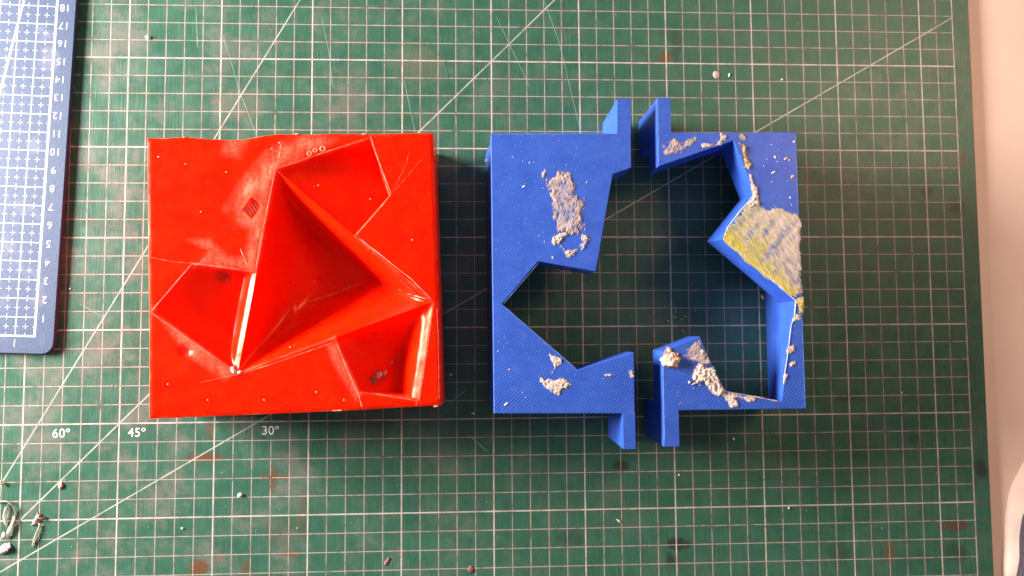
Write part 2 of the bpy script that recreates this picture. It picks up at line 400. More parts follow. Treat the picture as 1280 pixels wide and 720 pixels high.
def depth(p):
    if inside(p, tri):
        ai, ae, ie = ln(p, A, I_), ln(p, A, E_), ln(p, I_, E_)
        e = min(ai, ae, ie)
        return max(0, smin([ai*1.75, cvx(ae, .95, 3.2, .15), cvx(ie, 1.05, .45, .15), 3.0], min(1.0, .03+.62*e)))
    if inside(p, wur):
        ae, ab = ln(p, A, E_), ln(p, A, B_)
        return max(0, min(smin([.08+ae*.36, ab*1.5, ae*1.8], .02+.3*min(ae, ab, .6)), ln(p, B_, C_)*14, ln(p, C_, D_)*14))
    if inside(p, wl):
        v = [ln(p, L_, K_)*5, ln(p, K_, J_)*.36, ln(p, J_, I_)*1.0, cvx(ln(p, A, I_), .46, 2.2, .22), 1.9]
        return max(0, smin(v, min(.3, .02+.25*min(ln(p, A, I_), ln(p, J_, I_), ln(p, K_, J_)))))
    if inside(p, wlr):
        v = [ln(p, H_, G_)*1.1, cvx(ln(p, E_, F_), .60, 1.6, .28), ln(p, I_, E_)*1.2, 2.1]
        return max(0, min(smin(v, min(.4, .02+.35*min(ln(p, H_, G_), ln(p, E_, F_), ln(p, I_, E_)))), ln(p, F_, G_)*12))
    return 0.0
lipline = [A, B_, C_, D_, E_, F_, G_, H_, I_, J_, K_, L_]
peach_sheen = [RP(*p) for p in [(282, 262), (300, 232), (330, 196), (352, 178), (385, 172), (420, 174), (400, 182), (347, 210), (338, 235), (320, 336), (308, 334), (316, 285), (296, 278)]]  # area where the glossy sheen is painted pale on the top
peach_sheen2 = [RP(*p) for p in [(285, 174), (308, 175), (298, 196), (280, 190)]]  # second painted highlight, at the upper edge
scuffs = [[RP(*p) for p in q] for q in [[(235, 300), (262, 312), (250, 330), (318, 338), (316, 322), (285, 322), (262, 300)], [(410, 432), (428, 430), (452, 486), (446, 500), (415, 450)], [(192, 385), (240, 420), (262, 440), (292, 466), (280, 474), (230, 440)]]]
hollow = [RP(*p) for p in [(315, 245), (327, 257), (315, 275), (302, 262)]]
def soft(p, poly, w_): return max(0, min(1, sdist(p, poly)/w_+.5))
step_ = .085
xs = [p.x for p in outer]; ys = [p.y for p in outer]
pts, edges = [], []
def add_chain(ch, closed):
    i0 = len(pts); prev = None
    n = len(ch)
    for i in range(n if closed else n-1):
        a, b = ch[i], ch[(i+1) % n]; k = max(1, int((b-a).length/(step_)))
        for j in range(k):
            pts.append(a.lerp(b, j/k))
    if not closed: pts.append(ch[-1])
    m = len(pts)-i0
    for i in range(m-1): edges.append((i0+i, i0+i+1))
    if closed: edges.append((i0+m-1, i0))
add_chain(outer, True); nout = len(pts)
add_chain(lipline, True); add_chain([A, D_], False); add_chain([L_, I_], False); add_chain([H_, E_], False)
add_chain(hollow, True)
star = [(lipline[i], lipline[(i+1) % 12]) for i in range(12)]+[(A, D_), (L_, I_), (H_, E_)]
for si, (a, b) in enumerate(star):
    n_ = int((b-a).length/step_); q = Vector((-(b-a).y, (b-a).x)).normalized()
    for off in (-.11, -.045, .045, .11):
        for j in range(1, n_):
            p = a.lerp(b, (j+(.5 if abs(off) > .1 else 0))/n_)+q*off
            if all(segd(p, a2, b2) > abs(off)*.8 for k2, (a2, b2) in enumerate(star) if k2 != si) and inside(p, outer) and pdist(p, outer) > .04: pts.append(p)
y = min(ys)+.05; r = random.Random(1); row = 0
bnd = list(pts)
allsegs = [(outer[i], outer[i-1]) for i in range(len(outer))]+[(lipline[i], lipline[i-1]) for i in range(12)]+[(A, D_), (L_, I_), (H_, E_)]+[(hollow[i], hollow[i-1]) for i in range(4)]
starset = set(range(len(outer), len(outer)+15))
while y < max(ys):
    x = min(xs)+(row % 2)*step_/2
    while x < max(xs):
        p = (x, y)
        if inside(p, outer) and all(segd(p, a, b) > (.155 if k2 in starset else step_*.45) for k2, (a, b) in enumerate(allsegs)): pts.append(Vector(p))
        x += step_
    y += step_*.87; row += 1
res = delaunay_2d_cdt([Vector(p[:2]) for p in pts], edges, [], 1, 1e-6)
vv, ff = res[0], res[2]
hc = RP(310, 215); hb = RP(316, 240)
def hollow_d(p): return .28 if inside(p, hollow) and pdist(p, hollow) > .02 else 0.0
dimple = RP(232, 438); dim2 = RP(382, 343); dim3 = RP(300, 190)
def topz(x, y):
    p = (x, y); d = depth(p)
    z = ZR-d; wg = max(0.0, 1-d/.12)
    z += .035*N(x, y, 3, .35)+.012*N(x, y, 8, 1.6)+.03*N(x, y, 5, .9)*min(1, d/.5)
    if d < .01: z -= hollow_d(p)
    if wg > 0:
        z += wg*.10*math.exp(-(((x-hb.x)/.35)**2+((y-hb.y)/.3)**2))
        e = pdist(p, [A, L_], False); z += wg*.05*math.exp(-(e/.5)**2)
        if y > 7.0: z -= wg*.10*math.exp(-((x-hc.x)/1.0)**2)*(y-7.0)
        z -= wg*.05*math.exp(-(pdist(p, outer)/.10)**2)
    for c, rr, dp in ((dimple, .30, .18), (dim2, .13, .16)):
        q = math.hypot(x-c.x, y-c.y)
        if q < rr*2.5: z -= dp*math.exp(-(q/rr)**2)
    return z
verts = [(p.x, p.y, topz(p.x, p.y)) for p in vv]
# outer side walls down to the mat
n0 = len(verts); zs_ = [3.9, 2.6, 1.3, .02]
cx0 = sum(xs)/len(xs); cy0 = sum(ys)/len(ys)
ring = [vi for vi in range(nout)]
prev = ring
faces = [tuple(f) for f in ff]
for k, zz in enumerate(zs_):
    new = []
    for q in ring:
        p = vv[q]; bul = .03*N(p.x*.8, p.y*.8, k*1.3)+ (.03 if k else 0)
        dx, dy = p.x-cx0, p.y-cy0
        new.append(len(verts)); verts.append((p.x+bul*(1 if dx > 0 else -1)*(abs(dx) > 6.5), p.y+bul*(1 if dy > 0 else -1)*(abs(dy) > 6.2), zz))
    m = len(ring)
    for i in range(m): j = (i+1) % m; faces.append((prev[j], prev[i], new[i], new[j]))
    prev = new
faces.append(tuple(prev[::-1]))
red = empty('red_casting_block', 'square glossy red wax block with a sunken star-shaped hollow, lying left of the blue moulds', 'mould block')
me = mesh_from('block_body', verts, faces, True)
bmx = bmesh.new(); bmx.from_mesh(me); bmesh.ops.recalc_face_normals(bmx, faces=bmx.faces); bmx.to_mesh(me); bmx.free()
def on_star(p): return any(segd(p, a, b) < 2e-3 for a, b in star) or any(segd(p, outer[i], outer[i-1]) < 2e-3 for i in range(len(outer))) or any(segd(p, hollow[i], hollow[i-1]) < 2e-3 for i in range(4))
flag = [i < n0 and on_star((v_[0], v_[1])) for i, v_ in enumerate(verts)]
shp = me.attributes.new('sharp_edge', 'BOOLEAN', 'EDGE')
shp.data.foreach_set('value', [flag[e.vertices[0]] and flag[e.vertices[1]] for e in me.edges])
for nm in ('lip', 'rub_sheen', 'stain'): me.attributes.new(nm, 'FLOAT', 'POINT')
lipv, rub_sheenv, stv = [], [], []
sp = [RP(275, 345), RP(468, 473), RP(235, 440)]
for i, v_ in enumerate(verts):
    p = (v_[0], v_[1])
    if i >= n0: lipv.append(0.0); rub_sheenv.append(0.0); stv.append(0.0); continue
    dl = pdist(p, lipline); l = math.exp(-(dl/.05)**2)*max(0, .5+1.1*N(p[0], p[1], 2, 1.1)) if depth(p) < .6 else 0
    do = pdist(p, outer); l = max(l, .7*math.exp(-(do/.05)**2)*max(0, .15+1.5*N(p[0], p[1], 4, 1.4)))
    lipv.append(min(1, l))
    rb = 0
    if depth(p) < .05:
        rb = max(.85*soft(p, peach_sheen, .55)*(.6+.7*N(p[0], p[1], 1, 1.3)), .5*soft(p, peach_sheen2, .5))  # painted sheen; the scuffs are added below
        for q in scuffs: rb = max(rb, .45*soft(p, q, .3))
    rub_sheenv.append(max(0, min(1, rb)))
    s_ = 0
    for c, rr in zip(sp, (.32, .45, .25)): s_ = max(s_, .85*math.exp(-(((p[0]-c.x)**2+(p[1]-c.y)**2)/rr**2)**1.5))
    stv.append(s_)
for nm, l in (('lip', lipv), ('rub_sheen', rub_sheenv), ('stain', stv)): me.attributes[nm].data.foreach_set('value', l)
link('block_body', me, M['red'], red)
def rstrip(name, pl, w_, seed=0, mat='seam', h=.008, jit=.9): return strip(name, [RP(*p) for p in pl], w_*.72, M[mat], red, h, lambda x, y: topz(x, y), jit, seed=seed, res=.06)
# pale torn seams and scratches of the wax
for i, (pl, w_) in enumerate([([(463, 170), (475, 207), (489, 242)], .07), ([(489, 243), (468, 268), (445, 294)], .055), ([(449, 298), (480, 322), (515, 350), (539, 374)], .07),
        ([(186, 321), (215, 327), (252, 330)], .018), ([(240, 330), (275, 333), (318, 341)], .035), ([(239, 331), (214, 360), (189, 389)], .05), ([(258, 322), (240, 336)], .04),
        ([(421, 428), (434, 462), (447, 490), (453, 510)], .05), ([(298, 468), (340, 455), (380, 441), (419, 427)], .03), ([(250, 478), (298, 468)], .02), ([(542, 378), (535, 430), (524, 500)], .045),
        ([(489, 242), (508, 205), (511, 190)], .014), ([(492, 240), (535, 190)], .014), ([(450, 489), (522, 501)], .03), ([(344, 212), (400, 192), (461, 173)], .03), ([(345, 212), (332, 272), (320, 336)], .03),
        ([(345, 211), (350, 190), (352, 176)], .05), ([(300, 310), (310, 335)], .04), ([(189, 391), (230, 420), (297, 466)], .025), ([(521, 500), (520, 508)], .04), ([(546, 385), (548, 430), (549, 500)], .03)]):
    rstrip('torn_seam', pl, w_, i)
for i, pl in enumerate([[(378, 372), (395, 366), (410, 361)], [(414, 359), (424, 354), (438, 350)], [(402, 355), (405, 353)], [(441, 346), (446, 345)], [(494, 360), (498, 361)], [(507, 366), (513, 368)], [(516, 369), (528, 372), (534, 374)],
                        [(372, 375), (382, 369)]]):
    rstrip('torn_crease', pl, .07 if i not in (0, 7) else .045, 40+i, h=.012)
for i in range(6):      # the comb of ridges in the small square hollow
    t0 = i/5; a0 = at(305+t0*14, 262-t0*12, ZR-.2); b0 = at(311+t0*14, 271-t0*13, ZR-.2)
    strip('ridge', [a0, b0], .045, M['crumb'], red, .05, lambda x, y: ZR-.26, 0, seed=i, res=.05)
def ringmesh(name, c, r0, w_, z, mat, parent):
    vs_, fs = [], []; n = 16
    for i in range(n):
        a = i/n*2*math.pi
        for rr, dz in ((r0-w_, 0), (r0, .03), (r0+w_, 0)): vs_.append((c.x+rr*math.cos(a), c.y+rr*math.sin(a)*.9, z+dz))
    for i in range(n):
        j = (i+1) % n
        fs += [(3*i, 3*j, 3*j+1, 3*i+1), (3*i+1, 3*j+1, 3*j+2, 3*i+2)]
    return link(name, mesh_from(name, vs_, fs, True), mat, parent)
for u, v, rr in ((387, 192, .10), (394, 188, .09), (403.5, 186, .12)):
    c = RP(u, v); ringmesh('burst_bubble', c, rr, .035, topz(c.x, c.y)-.003, M['seam'], red)
def lump(name, c, z, rx, ry, rz, mat, parent=None, seed=0, rough=.35, sub=2, ang=0.0):
    bm = bmesh.new(); bmesh.ops.create_icosphere(bm, subdivisions=sub, radius=1)
    ca, sa = math.cos(ang), math.sin(ang)
    for v in bm.verts:
        k = 1+rough*noise.noise(v.co*1.7+Vector((seed*7.1, seed*3.3, 0)))+rough*.5*noise.noise(v.co*4+Vector((seed, 0, 5)))
        x, y, z_ = v.co*k; x *= rx; y *= ry; z_ = max(-.25, z_)*rz
        v.co = Vector(((c.x+x*ca-y*sa)*S, (c.y+x*sa+y*ca)*S, (z+z_+rz*.2)*S))
    for f in bm.faces: f.smooth = True
    me = bpy.data.meshes.new(name); bm.to_mesh(me); bm.free()
    return link(name, me, mat, parent)
lc_ = RP(292, 463); lump('wax_crumb', lc_, topz(lc_.x, lc_.y), .20, .12, .1, M['crumb'], red, 3, .6, ang=-.9)
lc_ = RP(299, 465.5); lump('wax_crumb', lc_, topz(lc_.x, lc_.y), .16, .08, .08, M['crumb'], red, 4, .6, ang=.3)
for k, (u, v, a, b) in enumerate([(463, 478, .28, .16), (469, 471, .22, .14), (476, 468, .14, .10), (484, 455, .10, .05)]):
    c = RP(u, v); lump('debris_lump', c, topz(c.x, c.y)-.01, a, b, .07, M['flake' if k == 0 else 'pinkc'], red, 20+k, .7, ang=.8)
for k, (u, v) in enumerate([(198, 196), (349, 178.5), (251, 264.5), (360, 434), (395, 490), (283, 215), (340, 186), (232, 205), (430, 500), (515, 300), (330, 500), (210, 480), (260, 500), (460, 245), (396, 230)]):
    c = RP(u, v); lump('speck', c, topz(c.x, c.y), .035+.02*(k < 2), .03, .025, M['crumb'], red, 50+k, .3, 1)
for k, (u, v) in enumerate([(231, 171.5), (419, 513.5), (425, 513), (545, 508), (372, 167.5), (456, 167.5)]):
    c = RP(u, v); lump('torn_edge', c, ZR-.06, .13, .04, .06, M['seam'], red, 70+k, .6)

# ------------------------------------------------------------------ blue mould halves
ZB, ZP = 4.25, 2.3
def residue(name, poly, parent, thr, amp, colf, z=ZB, res=.04, edge=.35, nscale=1.6, ang=0, stretch=1, label=None):
    P = [at(u, v, z) for u, v in poly]
    x0, x1 = min(p.x for p in P)-.1, max(p.x for p in P)+.1; y0, y1 = min(p.y for p in P)-.1, max(p.y for p in P)+.1
    nx, ny = int((x1-x0)/res)+1, int((y1-y0)/res)+1
    ca, sa = math.cos(ang), math.sin(ang); idx = {}; vs_, fs, cs = [], [], []; seed = len(name)+P[0].x
    def val(x, y):
        u_, v_ = (x*ca+y*sa)/stretch, (-x*sa+y*ca)
        f = N(u_, v_, seed, nscale)+.6*N(u_, v_, seed+3, nscale*2.3)+.35*N(u_, v_, seed+8, nscale*5)
        d = sdist((x, y), P)
        return d/edge+f*.9-thr, f, d, u_, v_
    grid = [[val(x0+i*res, y0+j*res) for i in range(nx)] for j in range(ny)]
    def vid(i, j):
        k = (i, j)
        if k not in idx:
            m, f, d, u_, v_ = grid[j][i]; x, y = x0+i*res, y0+j*res
            rid = (1-abs(N(u_, v_, seed+1, nscale*2.2))*2.2)
            h = .55*amp*min(1, max(0, m)*1.2)*(.35+.5*max(0, rid)+.5*max(0, N(u_, v_, seed+2, nscale*4)))
            idx[k] = len(vs_); vs_.append((x, y, z+(.004+h if m > .08 else -.01))); cs.append((*colf(x, y, m, f, rid, d), max(0, min(1, .10+m*(.95 if name == 'glue_patch' else .75)))))
        return idx[k]
    for j in range(ny-1):
        for i in range(nx-1):
            if max(grid[j][i][0], grid[j][i+1][0], grid[j+1][i][0], grid[j+1][i+1][0]) > .08 and min(grid[j][i][2], grid[j][i+1][2], grid[j+1][i][2], grid[j+1][i+1][2]) > -.09:
                fs.append((vid(i, j), vid(i+1, j), vid(i+1, j+1), vid(i, j+1)))
    me = mesh_from(name, vs_, fs, True)
    at_ = me.color_attributes.new('tone', 'FLOAT_COLOR', 'POINT')
    at_.data.foreach_set('color', [c for col in cs for c in col])
    o = link(name, me, M['residue'], parent)
    if label: o['label'] = label
    return o
def lerp(a, b, t): t = max(0, min(1, t)); return tuple(p+(q-p)*t for p, q in zip(a, b))
BG, TAN, WH, YE, GY, PK = (.10, .14, .40), (.54, .38, .31), (.84, .72, .63), (.66, .52, .02), (.42, .40, .20), (.70, .53, .44)
def c_smear(x, y, m, f, rid, d): return lerp(lerp(BG, TAN, .95-m*.35+f), WH, rid*.9-.5+.5*N(x, y, 9, 3))
def c_white(x, y, m, f, rid, d): return lerp(lerp(TAN, WH, rid+.1), BG, .35-m)
def crop(l, ox_, oy_, s): return [(ox_+x/s, oy_+y/s) for x, y in l]

left = empty('blue_mould_half', 'left blue 3D-printed mould half, smeared with dried glue, next to the red block', 'mould half', 'two halves of the blue printed mould')
right = empty('blue_mould_half', 'right blue 3D-printed mould half with a broad yellowish glue patch, nearest the table edge', 'mould half', 'two halves of the blue printed mould')
Lp = [(613.5, 166.5), (771.3, 166.5), (788.7, 166.3), (789.3, 209.5), (766, 218), (745, 339.3), (673, 326.7), (627.8, 380), (722, 462), (792.5, 440.2), (793.7, 516.8), (778.3, 516.9), (617.3, 517)]
Lp = V2(Lp, ZB)[::-1]
def rough_edge(P): return P
prism('mould_plate', Lp, ZB, ZP, M['blue'], left, bevel=.035, side_mat=M['side'])
tl = V2([(771.3, 124), (788.3, 123.3), (788.75, 168.2), (771.3, 168.2)], ZB)[::-1]
prism('tab', tl, ZB+.003, .02, M['blue'], left, bevel=.014, side_mat=M['side'])
tl = V2([(778.2, 514.8), (793.85, 514.8), (794.8, 561.6), (779.3, 561.6)], ZB)[::-1]
prism('tab', tl, ZB+.003, .02, M['blue'], left, bevel=.014, side_mat=M['side'])
def wallslab(pl, lean, parent):
    top = V2(pl, ZB); bot = [Vector((p.x+l[0], p.y+l[1])) for p, l in zip(top, lean)]
    return prism('outer_wall', top[::-1], ZP-.003, .02, M['side'], parent, bot=bot[::-1], bevel=.012)
wallslab([(613.5, 167), (618, 172), (621.5, 511.5), (617.3, 516.5)], [(-.20, .0), (-.1, 0), (-.1, 0), (-.20, 0)], left)
wallslab([(614.5, 166.7), (788.5, 166.5), (788.5, 170.5), (618.5, 171)], [(0, 0)]*4, left)
wallslab([(622, 512), (793.5, 512), (793.5, 516.8), (618.3, 516.8)], [(0, 0)]*4, left)

Rt = [(821.9, 166), (839.3, 165.8), (995.5, 165.3), (1001, 330), (1008, 511), (848.5, 513), (830, 513.3), (827.5, 438.5), (875, 420.3), (903, 488.5), (976.7, 501.5), (994.4, 376.7), (904, 299), (942.5, 241), (916.6, 176), (822.5, 208.5)]
Rb_z = V2([(923.4, 250.8)], ZP)
top = V2(Rt, ZB); bot = [p.copy() for p in top]
bot[12] = at(883.3, 301.8, ZP); bot[10] = at(965.5, 499, ZP)
prism('mould_plate', top[::-1], ZB, ZP, M['blue'], right, bot=bot[::-1], bevel=.035, side_mat=M['side'])
prism('tab', V2([(821.7, 122.2), (838, 122), (839.3, 168), (821.8, 168)], ZB)[::-1], ZB+.003, .02, M['blue'], right, bevel=.014, side_mat=M['side'])
prism('tab', V2([(829.9, 510.8), (848.4, 510.8), (849.4, 558.3), (830, 558.5)], ZB)[::-1], ZB+.003, .02, M['blue'], right, bevel=.014, side_mat=M['side'])
wallslab([(822, 166), (995, 165.6), (990.5, 170), (822, 170.4)], [(0, 0)]*4, right)
wallslab([(991, 170.4), (995.5, 165.7), (1008, 510.8), (1003, 505.5)], [(0, 0)]*4, right)
wallslab([(830, 508.4), (1002.5, 506.2), (1007.6, 511), (830, 513)], [(0, 0)]*4, right)

def cr5(l): return crop(l, 670, 200, 5.14)
residue('glue_residue', cr5([(115, 110), (150, 75), (215, 85), (240, 140), (275, 160), (262, 240), (320, 245), (315, 290), (280, 350), (310, 390), (305, 450), (262, 475), (200, 470), (150, 480), (130, 410), (105, 350), (110, 250), (78, 190), (70, 125)]), left, -.3, .08, c_smear, nscale=3.2, ang=1.45, stretch=2.0)
residue('glue_residue', cr5([(150, 470), (200, 470), (180, 520), (215, 580), (275, 550), (300, 480), (345, 500), (340, 560), (300, 570), (265, 585), (215, 628), (150, 580), (108, 530), (115, 495)]), left, -0.17, .13, c_white, nscale=2.6)
residue('glue_residue', cr5([(50, 40), (72, 60), (65, 95), (45, 115), (32, 85)]), left, -0.22, .08, c_white, nscale=3, edge=.15)
def cr6(l): return crop(l, 600, 340, 3.13)
residue('glue_residue', cr6([(270, 318), (285, 330), (318, 343), (305, 375), (288, 402), (278, 396), (285, 355)]), left, -0.37, .09, c_white, nscale=2.6, edge=.15)
residue('glue_residue', cr6([(228, 403), (255, 420), (320, 410), (352, 438), (305, 482), (262, 455), (232, 428)]), left, -0.27, .10, c_white, nscale=2.6, edge=.2)
residue('glue_residue', cr6([(485, 398), (505, 392), (525, 402), (505, 414), (488, 412)]), left, -0.37, .07, c_white, nscale=3, edge=.12)
residue('glue_residue', cr6([(585, 385), (600, 390), (600, 408), (588, 412)]), left, -0.32, .04, c_white, nscale=3, edge=.12)
residue('glue_residue', [(700, 337), (745, 338.5), (744, 341), (720, 340)], left, -0.42, .05, c_white, nscale=3, edge=.1, z=ZP+.4) if False else None

def cr9(l): return crop(l, 900, 230, 5.14)
cA, cB = at(905, 302, ZB), at(985, 372, ZB); cR = at(1000, 300, ZB)
def c_yellow(x, y, m, f, rid, d):
    e = segd((x, y), cA, cB); st = N((x*.62+y*.78)*.28, -x*.78+y*.62, 4, 2.6)
    c = lerp(GY, PK, (x-cA.x)/3.6*.8+st*1.0)
    c = lerp(c, (.50, .42, .08), 1.0-e/1.5+st*1.2)
    c = lerp(c, YE, 1.15-e/.6+.5*f)
    c = lerp(c, BG, .30*(x-cA.x-1.2)/2.4-.15-st*1.2+f*.5)
    return lerp(c, WH, (rid-.62)*1.6)
residue('glue_patch', cr9([(205, 20), (228, 60), (238, 125), (300, 158), (400, 163), (480, 190), (512, 205), (515, 400), (523, 700), (482, 722), (440, 715), (338, 632), (240, 552), (150, 480), (80, 412), (28, 372), (30, 330), (52, 290), (130, 190), (212, 75)]),
        right, -.35, .055, c_yellow, nscale=3.4, ang=math.radians(-52), stretch=5.0, edge=.22, res=.045, label='broad yellowish grey patch of streaky dried glue')
def crA(l): return crop(l, 860, 150, 6.55)
def c_ye2(x, y, m, f, rid, d): return lerp(lerp((.50, .33, .06), YE, f+.5), WH, rid-.45+.6*N(x, y, 7, 1.2))
def c_ye3(x, y, m, f, rid, d): return lerp((.42, .34, .10), (.6, .5, .25), rid)
residue('glue_residue', crA([(415, 188), (485, 200), (500, 290), (515, 350), (508, 400), (492, 430), (470, 390), (440, 310), (425, 270), (432, 220)]), right, -0.42, .15, c_ye2, nscale=1.8, edge=.15)
residue('glue_residue', crA([(490, 430), (512, 440), (545, 520), (575, 620), (590, 700), (500, 722), (490, 690), (540, 600), (510, 500)]), right, -0.42, .12, c_white, nscale=2, edge=.12)
residue('glue_residue', crA([(408, 108), (440, 115), (465, 150), (460, 165), (435, 150)]), right, -0.42, .05, c_ye3, nscale=2, edge=.12)
def crB(l): return crop(l, 790, 110, 3)
residue('glue_residue', crB([(115, 215), (160, 193), (190, 208), (238, 186), (245, 205), (215, 220), (190, 245), (125, 247)]), right, -.35, .06, c_smear, nscale=2.4, edge=.25)
residue('glue_residue', crB([(262, 212), (320, 200), (335, 168), (352, 178), (350, 195), (330, 215), (265, 222)]), right, -0.27, .08, c_white, nscale=2.6, edge=.18)
def crC(l): return crop(l, 940, 340, 9)
residue('glue_residue', crC([(490, 320), (520, 290), (575, 290), (578, 455), (530, 460), (525, 420)]), right, -0.37, .07, c_ye2, nscale=2, edge=.15)
residue('glue_residue', crC([(455, 560), (470, 480), (500, 465), (545, 480), (545, 530), (500, 545)]), right, -0.37, .06, c_white, nscale=2.4, edge=.12)
def crD(l): return crop(l, 790, 340, 3.13)
for q in ([(610, 292), (632, 285), (634, 305), (608, 318)], [(612, 358), (640, 345), (642, 358), (618, 372)], [(592, 405), (606, 402), (602, 435), (592, 442)]):
    residue('glue_residue', crD(q), right, -0.57, .09, c_white, nscale=2.4, edge=.1)
def crE(l): return crop(l, 800, 400, 6)
residue('glue_residue', crE([(300, 250), (380, 215), (440, 150), (470, 190), (490, 240), (520, 320), (440, 320), (380, 300), (320, 290)]), right, -.3, .05, c_smear, nscale=2.8, edge=.35, ang=.5, stretch=1.5)
residue('glue_residue', crE([(400, 370), (440, 332), (540, 340), (558, 400), (575, 440), (628, 530), (600, 560), (560, 560), (500, 500), (440, 480), (395, 430)]), right, -0.52, .24, c_white, nscale=1.8, edge=.25)
residue('glue_residue', crE([(600, 530), (660, 545), (800, 570), (862, 590), (855, 612), (780, 600), (720, 590), (730, 640), (690, 660), (640, 610), (590, 570)]), right, -0.32, .10, c_white, nscale=2.2, edge=.2)
residue('glue_residue', crE([(180, 240), (205, 205), (250, 225), (262, 260), (215, 280), (180, 290)]), right, -0.22, .06, c_smear, nscale=2.6, edge=.2)
c = at(838.5, 450.5, ZB)
o = lump('glue_lump', c, ZB-.02, .42, .36, .26, M['tan'], right, 8.58, .45, 4); o['label'] = 'pale pinkish lump of clay on the corner'
for k, (u, v, rx, ry) in enumerate([(846, 443, .12, .07), (868, 479.5, .16, .05), (862, 478, .07, .06), (837, 438, .14, .12), (878, 440, .09, .12)]):
    c = at(u, v, ZB); lump('glue_lump', c, ZB-.01, rx, ry, .08, M['tan'], right, 30+k, .6, ang=.3)
# pale torn rim along the cavity edge, and rubbed print edges
def rim(pl, w_, par, seed, mat='crumb', h=.03): return strip('glue_rim', V2(pl, ZB), w_, M[mat], par, h, lambda x, y: ZB-.001, .8, seed=seed, res=.07)
rim([(943.5, 238), (941, 246), (925, 264), (909, 285), (905, 297)], .06, right, 1)
rim([(906, 300), (935, 322), (960, 345), (978, 361), (995, 376), (993, 395), (990, 404)], .07, right, 2)
rim([(989, 404), (985, 440), (979, 480)], .03, right, 3)
rim([(903, 489), (940, 495), (975, 502)], .04, right, 4.58, 'tan')
rim([(821.8, 124), (822.3, 206)], .03, right, 5.58, 'print', .01) if False else None
sp_ = M['shav'].node_tree.nodes['Principled BSDF']; sp_.inputs['Transmission Weight'].default_value = .65; sp_.inputs['IOR'].default_value = 1.3
M['scuffblue'] = plain('rubbed_blue', (.16, .28, .68), .4, 9, .3)
def rub_sheen(pl, par, seed, w_=.035): return strip('rubbed_edge', V2(pl, ZB), w_, M['scuffblue'], par, .008, lambda x, y: ZB-.002, .5, seed=seed, res=.1)
rub_sheen([(614.5, 168), (618.2, 515.5)], left, 1); rub_sheen([(615, 167.6), (787, 167.2)], left, 1.58, .02); rub_sheen([(674, 328), (629.5, 379.5)], left, 2.58, .025); rub_sheen([(628.5, 381.5), (720, 461)], left, 3.58, .03)
rub_sheen([(822.9, 124), (823.4, 206)], right, 4.58, .05); rub_sheen([(831, 557), (828.9, 440)], right, 5.58, .06); rub_sheen([(1006.6, 509), (994.5, 168)], right, 6.58, .03)
for k in range(28):
    side = left if k % 2 == 0 else right
    if side is left: u, v = (rnd.uniform(620, 735), rnd.uniform(172, 325)) if k % 4 else (rnd.uniform(622, 660), rnd.uniform(410, 510))
    else: u, v = (rnd.uniform(952, 994), rnd.uniform(172, 260)) if k % 3 else (rnd.uniform(835, 870), rnd.uniform(455, 508))
    c = at(u, v, ZB); lump('speck', c, ZB-.004, rnd.uniform(.015, .04), rnd.uniform(.015, .03), .02, M['crumb' if k % 3 else 'pinkc'], side, k, .3, 1)
for k, (u, v, rx, ry) in enumerate([(983, 198, .14, .07), (969, 196.5, .05, .08), (987, 200, .06, .05), (967, 215.5, .12, .05), (991, 221, .14, .08), (988, 247, .05, .05), (641, 196, .04, .04), (662, 203.5, .04, .03),
                                    (681, 302, .04, .03), (691, 322, .04, .06), (637, 462, .05, .05), (633, 505, .12, .05), (674, 295, .03, .03), (655, 233, .1, .04), (734, 228, .07, .04), (993, 177, .08, .05)]):
    side = left if u < 800 else right
    c = at(u, v, ZB); lump('glue_crumb', c, ZB-.006, rx, ry, .022, M['crumb' if k % 2 else 'pinkc'], side, 100+k, .6, 2, ang=.5)
o = lump('glue_bead', at(608.5, 200.5, 3.2), 3.1, .11, .13, .12, M['crumb'], left, 7.58, .3)
for k, (u, v) in enumerate([(702, 338.5), (710, 338), (718, 340.5), (724, 341.5)]):
    lump('glue_lump', at(u, v, 2.9), 2.85, .10, .06, .08, M['pinkc'], left, 60+k, .6)

# ------------------------------------------------------------------ loose bits lying about
def bit(name, lab, cat, u, v, rx, ry, rz, mat, seed, ang=0, grp=None, rough=.5, z=0):
    return tag(lump(name, at(u, v, z), z+.002, rx, ry, rz, M[mat], None, seed, rough, 2, ang), lab, cat, grp)
bit('crumb', 'small white crumb on the green mat above the red block, near the top left', 'crumb', 185.5, 47, .14, .12, .10, 'crumb', 1, grp='crumbs on the green mat')
bit('crumb', 'tiny white crumb on a grid line below the red block', 'crumb', 300.5, 618.5, .14, .11, .10, 'crumb', 2, grp='crumbs on the green mat')
bit('crumb', 'tiny white crumb below the red block, left of the bigger one', 'crumb', 228, 660.5, .07, .06, .05, 'crumb', 3, grp='crumbs on the green mat')
bit('crumb', 'white speck between the red block and the small blue mat', 'crumb', 88, 361, .06, .05, .04, 'crumb', 4, grp='crumbs on the green mat')
bit('crumb', 'tiny pale crumb right of the red block, just above its lower corner', 'crumb', 563.5, 468, .09, .06, .05, 'crumb', 6, grp='crumbs on the green mat')
bit('crumb', 'pale crumb on a heavy grid line between red block and left mould', 'crumb', 591.5, 516.5, .10, .06, .05, 'crumb', 7, grp='crumbs on the green mat')
bit('crumb', 'pinkish crumb tucked against the inner wall of the right mould half', 'crumb', 953.5, 371.5, .09, .15, .08, 'pinkc', 8, .5, grp='crumbs on the green mat')
bit('crumb', 'white crumb low on the mat beneath the right mould half', 'crumb', 849, 593.5, .06, .05, .05, 'crumb', 9, grp='crumbs on the green mat')
bit('crumb', 'white oval crumb just below the tabs of the right mould half', 'crumb', 916.5, 548.5, .07, .09, .05, 'crumb', 10, grp='crumbs on the green mat')
